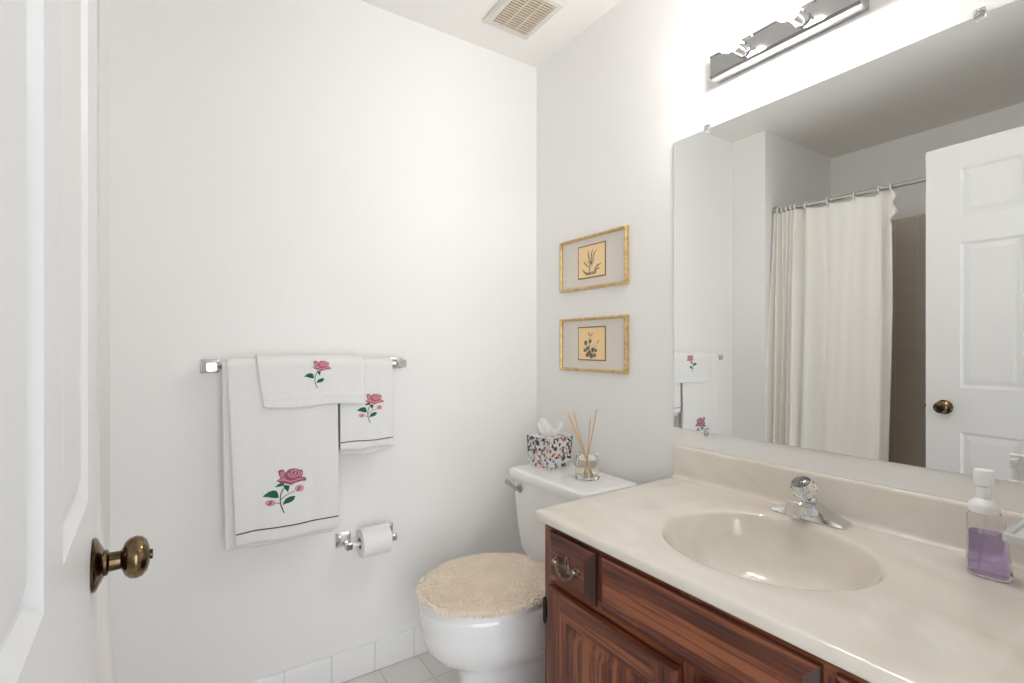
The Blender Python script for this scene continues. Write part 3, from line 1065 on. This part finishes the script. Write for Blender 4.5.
framed(1.412, 1.620, 'upper gilt framed print of a spiky leaved flower on the white wall', 'spiky')
framed(1.092, 1.302, 'lower gilt framed print of a berried sprig above the tissue box', 'berry')

# ------------------------------------------------------------------ ceiling vent
vx0, vx1, vy0, vy1 = -0.370, -0.160, -0.152, -0.405
vt = thing('ceiling_vent', ((vx0 + vx1) / 2, (vy0 + vy1) / 2, H - 0.02), 'square tan exhaust fan grille in the white ceiling', 'vent')
bm = bmesh.new()
fr = [(0.0, -0.001), (0.0, -0.006), (0.008, -0.014), (0.026, -0.015), (0.028, -0.012), (0.028, -0.001)]
loft(bm, [[Vector((vx0 + k, vy0 - k, H + d)), Vector((vx1 - k, vy0 - k, H + d)), Vector((vx1 - k, vy1 + k, H + d)), Vector((vx0 + k, vy1 + k, H + d))] for k, d in fr], False, False)
obj('frame', bm, M['vent_white'], vt, angle=20)
bm = bmesh.new()
box(bm, vx0 + 0.026, vx1 - 0.026, vy0 - 0.026, vy1 + 0.026, H - 0.0025, H - 0.001)  # near-black panel painting in the shade behind the slats
obj('duct_shadow_panel', bm, M['dark'], vt, angle=0)
bm = bmesh.new()
gx0, gx1, gy0, gy1 = vx0 + 0.0285, vx1 - 0.0285, vy0 - 0.0285, vy1 + 0.0285
ns = 15
for i in range(ns):
    y = gy0 + (gy1 - gy0) * (i + 0.5) / ns
    box(bm, gx0, gx1, y - 0.0028, y + 0.0028, H - 0.0150, H - 0.0105)
for k in (1, 2):
    x = gx0 + (gx1 - gx0) * k / 3
    box(bm, x - 0.0022, x + 0.0022, gy0, gy1, H - 0.0154, H - 0.0105)
obj('grille', bm, M['vent_plastic'], vt, angle=0)

# ------------------------------------------------------------------ mirror
my0, my1, mz0, mz1 = -0.755, -1.672, 0.9305, 1.8445
mr = thing('wall_mirror', (0, (my0 + my1) / 2, mz0), 'large frameless wall mirror above the vanity', 'mirror')
bm = bmesh.new(); box(bm, -0.0055, -0.0004, my0, my1, mz0, mz1)
for f in bm.faces:
    f.normal_update()
    f.material_index = 0 if f.normal.x < -0.9 else 1
obj('mirror_glass', bm, [M['mirror'], M['mirror_edge']], mr, angle=0)
for y, z, s in ((-0.877, mz1, 1), (-1.492, mz1, 1), (-0.877, mz0, -1), (-1.492, mz0, -1)):
    bm = bmesh.new()
    box(bm, -0.0100, -0.0060, y - 0.009, y + 0.009, z - s * 0.010, z + s * 0.002, 0.001, 2)
    box(bm, -0.0100, -0.0004, y - 0.009, y + 0.009, z + s * 0.001, z + s * 0.012, 0.001, 2)
    lathe(bm, [(0.003, 0), (0.003, 0.0015), (0.0015, 0.0022)], (-0.0102, y, z + s * 0.0065), (-1, 0, 0), 10, 1)
    obj('mirror_clip', bm, [M['clear_clip'], M['chrome']], mr, angle=30)

# ------------------------------------------------------------------ vanity light
ly0, ly1, lz0, lz1 = -0.915, -1.300, 1.963, 2.034
vl = thing('vanity_light', (0, (ly0 + ly1) / 2, lz0), 'chrome bar light with two round bulbs above the mirror', 'wall light')
bm = bmesh.new()
pf = [(0.0005, lz0 + 0.003), (0.030, lz0), (0.042, lz0 + 0.002), (0.048, lz0 + 0.008), (0.048, lz0 + 0.012), (0.045, lz0 + 0.0135), (0.045, lz1 - 0.010), (0.048, lz1 - 0.008), (0.048, lz1 - 0.004), (0.042, lz1), (0.0005, lz1)]
loft(bm, [[Vector((-d, y, z)) for d, z in pf] for y in (ly0, ly1)])
obj('back_plate', bm, M['polished_bar'], vl, angle=25)
for y in (-1.018, -1.172):
    bm = bmesh.new()
    lathe(bm, [(0.019, 0.0455), (0.019, 0.052), (0.0165, 0.056), (0.0165, 0.088), (0.0155, 0.090), (0.001, 0.090)], (0, y, 1.998), (-1, 0, 0), 24)
    so_ = obj('socket', bm, M['chrome'], vl, angle=35)
    bm = bmesh.new()
    R_ = 0.0275
    pr_ = [(0.0135, 0.0902), (0.0138, 0.0940)]
    c_ = 0.120
    for k in range(12):
        a = math.radians(150 - k * 150 / 11)
        pr_.append((R_ * math.sin(a) + 0.0001, c_ - R_ * math.cos(a) * -1 if False else c_ - R_ * math.cos(a)))
    lathe(bm, pr_[:2] + [(R_ * math.sin(a), c_ - R_ * math.cos(a)) for a in [math.radians(30 + 150 * k / 14) for k in range(15)]], (0, y, 1.998), (-1, 0, 0), 28)
    obj('bulb', bm, M['bulb'], vl, angle=180)

# ------------------------------------------------------------------ vanity cabinet
FX = -0.565
cy0, cy1 = -0.807, -1.672
ct = 0.7545
vc = thing('vanity_cabinet', (-0.28, (cy0 + cy1) / 2, 0), 'dark oak vanity cabinet under the cream marble top', 'cabinet')
bm = bmesh.new()
box(bm, FX + 0.02, -0.004, cy0, cy0 - 0.015, 0.0, ct, mi=0)
box(bm, FX + 0.02, -0.004, cy1, cy1 + 0.015, 0.0, ct, mi=0)
box(bm, FX + 0.02, -0.004, cy0 - 0.015, cy1 + 0.015, 0.09, 0.105, mi=0)
box(bm, FX + 0.08, FX + 0.092, cy0 - 0.015, cy1 + 0.015, 0.0, 0.09, mi=0)
obj('case', bm, M['oak_x'], vc, angle=0)
bm = bmesh.new()
# face frame: stiles and rails
for (a, b) in ((cy0, cy0 - 0.042), (-1.216, -1.260), (cy1 + 0.042, cy1)):
    box(bm, FX, FX + 0.0195, a, b, 0.09, ct, 0.0012, 1, 0)
for (a, b) in ((0.09, 0.135), (0.588, 0.640), (0.725, ct)):
    box(bm, FX + 0.0004, FX + 0.0195, cy0 - 0.042, -1.216, a, b, 0, 1, 1)
    box(bm, FX + 0.0004, FX + 0.0195, -1.260, cy1 + 0.042, a, b, 0, 1, 1)
for (a, b) in ((-0.985, -1.035), (-1.445, -1.495)):
    box(bm, FX + 0.0002, FX + 0.0195, a, b, 0.640, 0.725, 0, 1, 0)
obj('face_frame', bm, [M['oak_z'], M['oak_y']], vc, angle=30)


def raised_front(name, y0, y1, z0, z1, bev_x, mt):
    """slab with wide bevels all round; y0 is nearer the toilet"""
    bm = bmesh.new()
    xb = FX - 0.0006
    rg = [(0, 0), (0, 0.006), (0.001, 0.008), (bev_x, 0.0205), (bev_x + 0.001, 0.021)]
    loft(bm, [[Vector((xb - d, y0 - k, z0 + k)), Vector((xb - d, y1 + k, z0 + k)), Vector((xb - d, y1 + k, z1 - k)), Vector((xb - d, y0 - k, z1 - k))] for k, d in rg])
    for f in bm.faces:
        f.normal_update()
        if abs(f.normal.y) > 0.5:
            f.material_index = 1     # darker colour on the bevels at both ends
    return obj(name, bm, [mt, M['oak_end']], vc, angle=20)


def bail_pull(parent, yc, zc):
    x = FX - 0.0222
    bm = bmesh.new()
    # pierced back plate with a central keyhole crest and two scroll lobes
    pl = []
    for (u, v) in ((-0.046, 0.006), (-0.043, 0.015), (-0.035, 0.018), (-0.028, 0.012), (-0.020, 0.004), (-0.010, 0.005), (-0.0075, 0.016), (-0.0055, 0.025), (0.0, 0.030), (0.0055, 0.025), (0.0075, 0.016), (0.010, 0.005), (0.020, 0.004),
                   (0.028, 0.012), (0.035, 0.018), (0.043, 0.015), (0.046, 0.006), (0.040, -0.003), (0.028, -0.005), (0.014, -0.009), (0.0, -0.012), (-0.014, -0.009), (-0.028, -0.005), (-0.040, -0.003)):
        pl.append(Vector((x, yc - u, zc + v)))
    poly(bm, pl, 0.002, (-1, 0, 0))
    for s in (-1, 1):
        lathe(bm, [(0.0085, 0.002), (0.0085, 0.004), (0.005, 0.006), (0.0045, 0.010), (0.0065, 0.012), (0.005, 0.015), (0.001, 0.016)], (x, yc + s * 0.034, zc + 0.007), (-1, 0, 0), 14)
    box(bm, x - 0.0026, x - 0.0018, yc - 0.0016, yc + 0.0016, zc + 0.009, zc + 0.023, 0, 1, 1)
    o = obj('pull_plate', bm, [M['bronze'], M['dark']], parent, angle=35)
    bm = bmesh.new()
    pts = []
    for k in range(21):
        t = -1 + 2 * k / 20
        pts.append((x - 0.009 - 0.001 * (1 - t * t), yc - t * 0.034, zc + 0.006 - 0.027 * (1 - abs(t) ** 2.4) ** 0.85))
    tube(bm, pts, 0.0031, 10, taper=lambda t: 0.8 + 0.6 * math.sin(PI * t))
    tube(bm, [(x - 0.0100, yc + 0.011, zc - 0.0195), (x - 0.0100, yc, zc - 0.0213), (x - 0.0100, yc - 0.011, zc - 0.0195)], 0.0046, 10)
    obj('bail_pull', bm, M['bronze'], parent, angle=60)


d1 = raised_front('drawer', -0.838, -0.998, 0.620, 0.737, 0.022, M['oak_y'])
bail_pull(d1, -0.921, 0.678)
d2 = raised_front('drawer', -1.478, -1.638, 0.620, 0.737, 0.022, M['oak_y'])
bail_pull(d2, -1.558, 0.676)
raised_front('false_drawer_front', -1.018, -1.459, 0.623, 0.737, 0.016, M['oak_y'])


def cab_door(y0, y1, z0, z1, hinge_y, knob_y):
    wd = abs(y1 - y0)
    bm = bmesh.new()
    xb = FX - 0.0006
    st = 0.055
    us_ = [0.006, st, wd - st, wd - 0.006]
    vs_ = [0.006, 0.055, (z1 - z0) - 0.055, (z1 - z0) - 0.006]
    pf_ = [(0, 0), (0.003, -0.004), (0.008, -0.0075), (0.012, -0.0075), (0.036, -0.001), (0.038, -0.0005)]
    panel_face(bm, (xb - 0.020, y0, z0), (0, -1, 0), (0, 0, 1), (-1, 0, 0), us_, vs_, {(1, 1)}, pf_, lambda i, j: 0 if (i in (0, 2) or (i, j) == (1, 1)) else 1)
    # rounded outer edge and the back
    rg = [(0.006, 0.020), (0.002, 0.018), (0.0, 0.013), (0.0, 0.004), (0.002, 0.0)]
    loft(bm, [[Vector((xb - d, y0 - k, z0 + k)), Vector((xb - d, y1 + k, z0 + k)), Vector((xb - d, y1 + k, z1 - k)), Vector((xb - d, y0 - k, z1 - k))] for k, d in rg], False, True)
    for f in bm.faces:
        f.normal_update()
        if abs(f.normal.z) > 0.3 and max(abs(f.calc_center_median().z - z0), abs(f.calc_center_median().z - z1)) > (z1 - z0) - 0.02:
            f.material_index = 1
    weld(bm, 1e-4)
    dd = obj('cabinet_door', bm, [M['oak_z'], M['oak_y']], vc, angle=25)
    for z in (z1 - 0.063, z0 + 0.063):
        bm = bmesh.new()
        tube(bm, [(FX - 0.0195, hinge_y, z - 0.026), (FX - 0.0195, hinge_y, z + 0.026)], 0.0046, 10)
        lathe(bm, [(0.002, 0), (0.004, 0.003), (0.001, 0.007)], (FX - 0.0195, hinge_y, z + 0.026), (0, 0, 1), 10)
        lathe(bm, [(0.002, 0), (0.004, 0.003), (0.001, 0.007)], (FX - 0.0195, hinge_y, z - 0.026), (0, 0, -1), 10)
        s = 1 if hinge_y > y0 else -1
        box(bm, FX - 0.0025, FX - 0.0008, hinge_y - s * 0.002, hinge_y + s * 0.016, z - 0.022, z + 0.022, 0.0006, 1)
        box(bm, FX - 0.0185, FX - 0.0010, hinge_y - 0.001, hinge_y + 0.001, z - 0.022, z + 0.022, 0.0004, 1)
        obj('hinge', bm, M['black_iron'], dd, angle=40)
    bm = bmesh.new()
    lathe(bm, [(0.012, 0), (0.012, 0.002), (0.006, 0.004), (0.005, 0.014), (0.011, 0.018), (0.014, 0.023), (0.011, 0.028), (0.001, 0.030)], (xb - 0.0205, knob_y, z1 - 0.16), (-1, 0, 0), 20)
    obj('knob', bm, M['bronze'], dd, angle=40)


cab_door(-0.838, -1.222, 0.115, 0.606, -0.8320, -1.195)
cab_door(-1.254, -1.638, 0.115, 0.606, -1.6440, -1.281)

# ------------------------------------------------------------------ vanity top with basin
ZC = 0.778
BX, BY, AX, AY = -0.310, -1.222, 0.188, 0.206
vt_ = thing('countertop', (-0.29, BY, ct), 'cream marbled vanity top with an oval basin and backsplash', 'countertop')
quad = [Vector((-0.588, -0.784)), Vector((-0.588, -1.693)), Vector((-0.0015, -1.693)), Vector((-0.0015, -0.764))]


def hit(a):
    d = Vector((math.cos(a), math.sin(a)))
    o = Vector((BX, BY))
    best = None
    for i in range(4):
        p, q = quad[i], quad[(i + 1) % 4]
        e = q - p
        den = d.x * e.y - d.y * e.x
        if abs(den) < 1e-9:
            continue
        t = ((p.x - o.x) * e.y - (p.y - o.y) * e.x) / den
        s = ((p.x - o.x) * d.y - (p.y - o.y) * d.x) / den
        if t > 0 and -1e-6 <= s <= 1 + 1e-6 and (best is None or t < best):
            best = t
    return o + d * best


angs = [2 * PI * i / 180 for i in range(180)]
corner_a = [math.atan2(q.y - BY, q.x - BX) % (2 * PI) for q in quad]
angs = [a for a in angs if min(abs(a - c) for c in corner_a) > 0.012] + corner_a
angs.sort()
bm = bmesh.new()
rings = []
for s, dz in ((0.09, -0.150), (0.13, -0.149), (0.28, -0.146), (0.45, -0.139), (0.60, -0.127), (0.72, -0.111), (0.81, -0.092), (0.88, -0.069), (0.93, -0.045), (0.962, -0.026), (0.985, -0.0125), (1.003, -0.0055), (1.022, -0.0018), (1.05, 0.0)):
    rg = []
    for a in angs:
        # the ellipse point in the direction a
        ca, sa = math.cos(a), math.sin(a)
        rr_ = 1 / math.sqrt((ca / AX) ** 2 + (sa / AY) ** 2)
        rg.append(Vector((BX + rr_ * ca * s, BY + rr_ * sa * s, ZC + dz)))
    rings.append(rg)
last = rings[-1]
outer = [hit(a) for a in angs]
for t in (0.35, 0.7, 1.0):
    rg = []
    for p, q in zip(last, outer):
        qi = Vector((max(min(q.x, -0.0015 - 0.012), -0.588 + 0.012), max(min(q.y, -0.764 - 0.012 - (0.02 * (q.x + 0.0015) / -0.5865)), -1.693 + 0.012), ZC))
        rg.append(p.lerp(qi, t))
    rings.append(rg)
inner = rings[-1]
for f, dz in ((0.45, -0.0012), (0.75, -0.004), (0.93, -0.0085), (1.0, -0.0135), (0.97, -0.0185), (0.85, -0.0218), (0.6, -0.0228), (-0.6, -0.0230)):
    rings.append([Vector((p.x + (q.x - p.x) * f, p.y + (q.y - p.y) * f, ZC + dz)) for p, q in zip(inner, outer)])
loft(bm, rings, False, False)
obj('top_and_basin', bm, M['marble'], vt_, angle=60)
bm = bmesh.new()
bsp = [(-0.0012, ZC + 0.0002), (-0.034, ZC + 0.0002), (-0.027, ZC + 0.002), (-0.0225, ZC + 0.007), (-0.0210, ZC + 0.014), (-0.0205, 0.866), (-0.0185, 0.8725), (-0.014, 0.875), (-0.006, 0.875), (-0.0012, 0.873)]
ys = [-0.7655, -0.767, -0.772] + [-0.8 - 0.05 * i for i in range(18)] + [-1.693]
loft(bm, [[Vector((x if i else x * 0.9, y, z if i else min(z, 0.8735))) for x, z in bsp] for i, y in enumerate(ys)])
obj('backsplash', bm, M['marble'], vt_, angle=50)
bm = bmesh.new()
lathe(bm, [(0.0235, -0.0005), (0.0225, 0.003), (0.017, 0.0035), (0.015, 0.001), (0.001, 0.001)], (BX, BY, ZC - 0.1498), (0, 0, 1), 28)
lathe(bm, [(0.012, 0.002), (0.0125, 0.005), (0.009, 0.0075), (0.001, 0.008)], (BX, BY, ZC - 0.1498), (0, 0, 1), 24)
obj('drain', bm, M['chrome'], vt_, angle=40)

# ------------------------------------------------------------------ faucet
fx, fy = -0.070, -1.201
ZF = ZC + 0.0003
fc = thing('faucet', (fx, fy, ZF), 'chrome single handle faucet with a clear ball knob behind the basin', 'faucet')
bm = bmesh.new()
# base: two flat wings rising to the middle body
rings = []
for u, hw, hh, tw in ((-0.086, 0.02, 0.0045, 0.015), (-0.08, 0.028, 0.007, 0.0225), (-0.066, 0.03, 0.0105, 0.024), (-0.05, 0.0305, 0.0165, 0.024), (-0.036, 0.0305, 0.024, 0.0235), (-0.024, 0.0305, 0.032, 0.023), (-0.016, 0.0305, 0.037, 0.0225), (0.016, 0.0305, 0.037, 0.0225), (0.024, 0.0305, 0.032, 0.023), (0.036, 0.0305, 0.024, 0.0235), (0.05, 0.0305, 0.0165, 0.024), (0.066, 0.03, 0.0105, 0.024), (0.08, 0.028, 0.007, 0.0225), (0.086, 0.02, 0.0045, 0.015)):
    y = fy - u
    rings.append([Vector((fx - hw, y, ZF)), Vector((fx - hw, y, ZF + min(hh * 0.5, 0.005))), Vector((fx - tw, y, ZF + hh)), Vector((fx - tw * 0.4, y, ZF + hh + 0.0008)), Vector((fx + tw * 0.4, y, ZF + hh + 0.0008)), Vector((fx + tw, y, ZF + hh)), Vector((fx + hw, y, ZF + min(hh * 0.5, 0.005))), Vector((fx + hw, y, ZF))])
loft(bm, rings)
obj('base', bm, M['chrome'], fc, angle=28)
bm = bmesh.new()
# spout running out over the basin
rings = []
for x, zc_, hw, hh in ((fx - 0.010, 0.022, 0.0200, 0.0145), (fx - 0.030, 0.026, 0.0200, 0.0155), (fx - 0.050, 0.031, 0.0197, 0.0155), (fx - 0.070, 0.0355, 0.0195, 0.0155), (fx - 0.0735, 0.0355, 0.0175, 0.0135)):
    r = rrect(0, 0, hw, hh, 0.0035, 0, 3)
    rings.append([Vector((x, fy + p.x, ZF + zc_ + p.y)) for p in r])
loft(bm, rings)
lathe(bm, [(0.0095, 0), (0.0095, 0.008), (0.007, 0.0085), (0.006, 0.004)], (fx - 0.058, fy, ZF + 0.0195), (0, 0, -1), 18)
obj('spout', bm, M['chrome'], fc, angle=30)
bm = bmesh.new()
lathe(bm, [(0.0185, 0.0415), (0.0185, 0.046), (0.015, 0.050), (0.009, 0.051), (0.009, 0.060)], (fx, fy, ZF), (0, 0, 1), 24)
obj('handle_collar', bm, M['chrome'], fc, angle=35)
bm = bmesh.new()
# faceted clear knob
R0 = []
hc = Vector((fx - 0.006, fy + 0.001, ZF + 0.050))
ax_ = Vector((-0.50, 0.16, 1)).normalized()
lathe(bm, [(0.010, 0.0), (0.0190, 0.005), (0.0265, 0.015), (0.0290, 0.024), (0.0275, 0.033), (0.0225, 0.0405), (0.0205, 0.042)], hc, ax_, 14)
hd = obj('ball_knob', bm, M['acrylic'], fc, angle=5)
bm = bmesh.new()
lathe(bm, [(0.0208, 0.0415), (0.0213, 0.0430), (0.0190, 0.0460), (0.0120, 0.0490), (0.001, 0.0505)], hc, ax_, 28)
obj('index_cap', bm, M['dark_chrome'], hd, angle=35)
bm = bmesh.new()
lathe(bm, [(0.006, 0.0), (0.006, 0.036), (0.004, 0.038)], hc, ax_, 12)
obj('handle_stem', bm, M['chrome'], hd, angle=35)

# ------------------------------------------------------------------ soap dispenser
sx0, sy0 = -0.118, -1.529
sd = thing('soap_dispenser', (sx0, sy0, ZC), 'clear pump bottle half full of purple soap by the backsplash', 'soap dispenser')
SB = [(0.0008, 0.024, 0.020), (0.002, 0.028, 0.0225), (0.008, 0.0300, 0.024), (0.03, 0.0285, 0.0235), (0.07, 0.0260, 0.0215), (0.095, 0.0248, 0.0205), (0.106, 0.0240, 0.0195), (0.112, 0.021, 0.017)]


def sring(z, hy_, hx_, shrink=0.0):
    return [Vector((sx0 + p.x, sy0 + p.y - 0.050 * (0.06 - z), ZC + z)) for p in rrect(0, 0, hx_ - shrink, hy_ - shrink, 0.016 - shrink, 0, 5)]


bm = bmesh.new()
outr = [sring(z, a, b) for z, a, b in SB]
innr = [sring(max(z, 0.004), a, b, 0.0014) for z, a, b in SB[::-1]]
loft(bm, outr + innr)
obj('bottle', bm, M['bottle'], sd, angle=50)
bm = bmesh.new()
loft(bm, [sring(max(z, 0.0043), a, b, 0.0016) for z, a, b in SB[1:4]] + [sring(0.055, 0.0269, 0.0222, 0.0016), sring(0.076, 0.0257, 0.0213, 0.0016)])
obj('liquid_soap', bm, M['purple'], sd, angle=50)
bm = bmesh.new()
lathe(bm, [(0.0205, 0.1122), (0.0250, 0.114), (0.0255, 0.122), (0.024, 0.128), (0.017, 0.134), (0.0125, 0.137), (0.0120, 0.158)], (sx0, sy0 + 0.004, ZC), (0, 0, 1), 28, sx=0.85)
cl = obj('pump_collar', bm, M['plastic_white'], sd, angle=35)
bm = bmesh.new()
lathe(bm, [(0.0110, 0.1582), (0.0140, 0.160), (0.0148, 0.165), (0.0148, 0.184), (0.0135, 0.188), (0.001, 0.190)], (sx0, sy0 + 0.004, ZC), (0, 0, 1), 24)
loft(bm, [[Vector((sx0 + 0.008 + d, sy0 + 0.004 + p.x + 0.3 * d, ZC + 0.178 + p.y - dz)) for p in rrect(0, 0, w_, h_, 0.002, 0, 2)] for d, w_, h_, dz in ((0.0, 0.007, 0.006, 0), (0.010, 0.006, 0.005, 0.001), (0.017, 0.004, 0.004, 0.003))])
obj('pump_head', bm, M['plastic_white'], sd, angle=35)
bm = bmesh.new()
tube(bm, [(sx0, sy0, ZC + 0.150), (sx0, sy0 + 0.003, ZC + 0.08), (sx0, sy0 + 0.010, ZC + 0.012)], 0.0022, 8)
obj('dip_tube', bm, M['clear_clip'], sd, angle=60)

# ------------------------------------------------------------------ glass tray at the right
gt = thing('soap_tray', (-0.19, -1.6, 0.88), 'clear glass tray edge at right end of the counter beside the purple soap', 'tray')
bm = bmesh.new()
gx, gy = -0.185, -1.632
loft(bm, [rrect(gx, gy, hx_, hy_, 0.007, z, 4) for hx_, hy_, z in ((0.060, 0.052, 0.881), (0.064, 0.056, 0.8825), (0.065, 0.057, 0.886), (0.065, 0.057, 0.894), (0.0635, 0.0555, 0.8955), (0.059, 0.051, 0.8955), (0.057, 0.049, 0.894), (0.056, 0.048, 0.889))])
obj('dish', bm, M['tray_glass'], gt, angle=40)
bm = bmesh.new()
tube(bm, [(gx, YD + 0.010, 0.874), (gx, gy - 0.030, 0.874)], 0.004, 10)
box(bm, gx - 0.022, gx + 0.022, YD + 0.0003, YD + 0.012, 0.852, 0.896, 0.002, 1)
obj('arm', bm, M['chrome'], gt, angle=30)
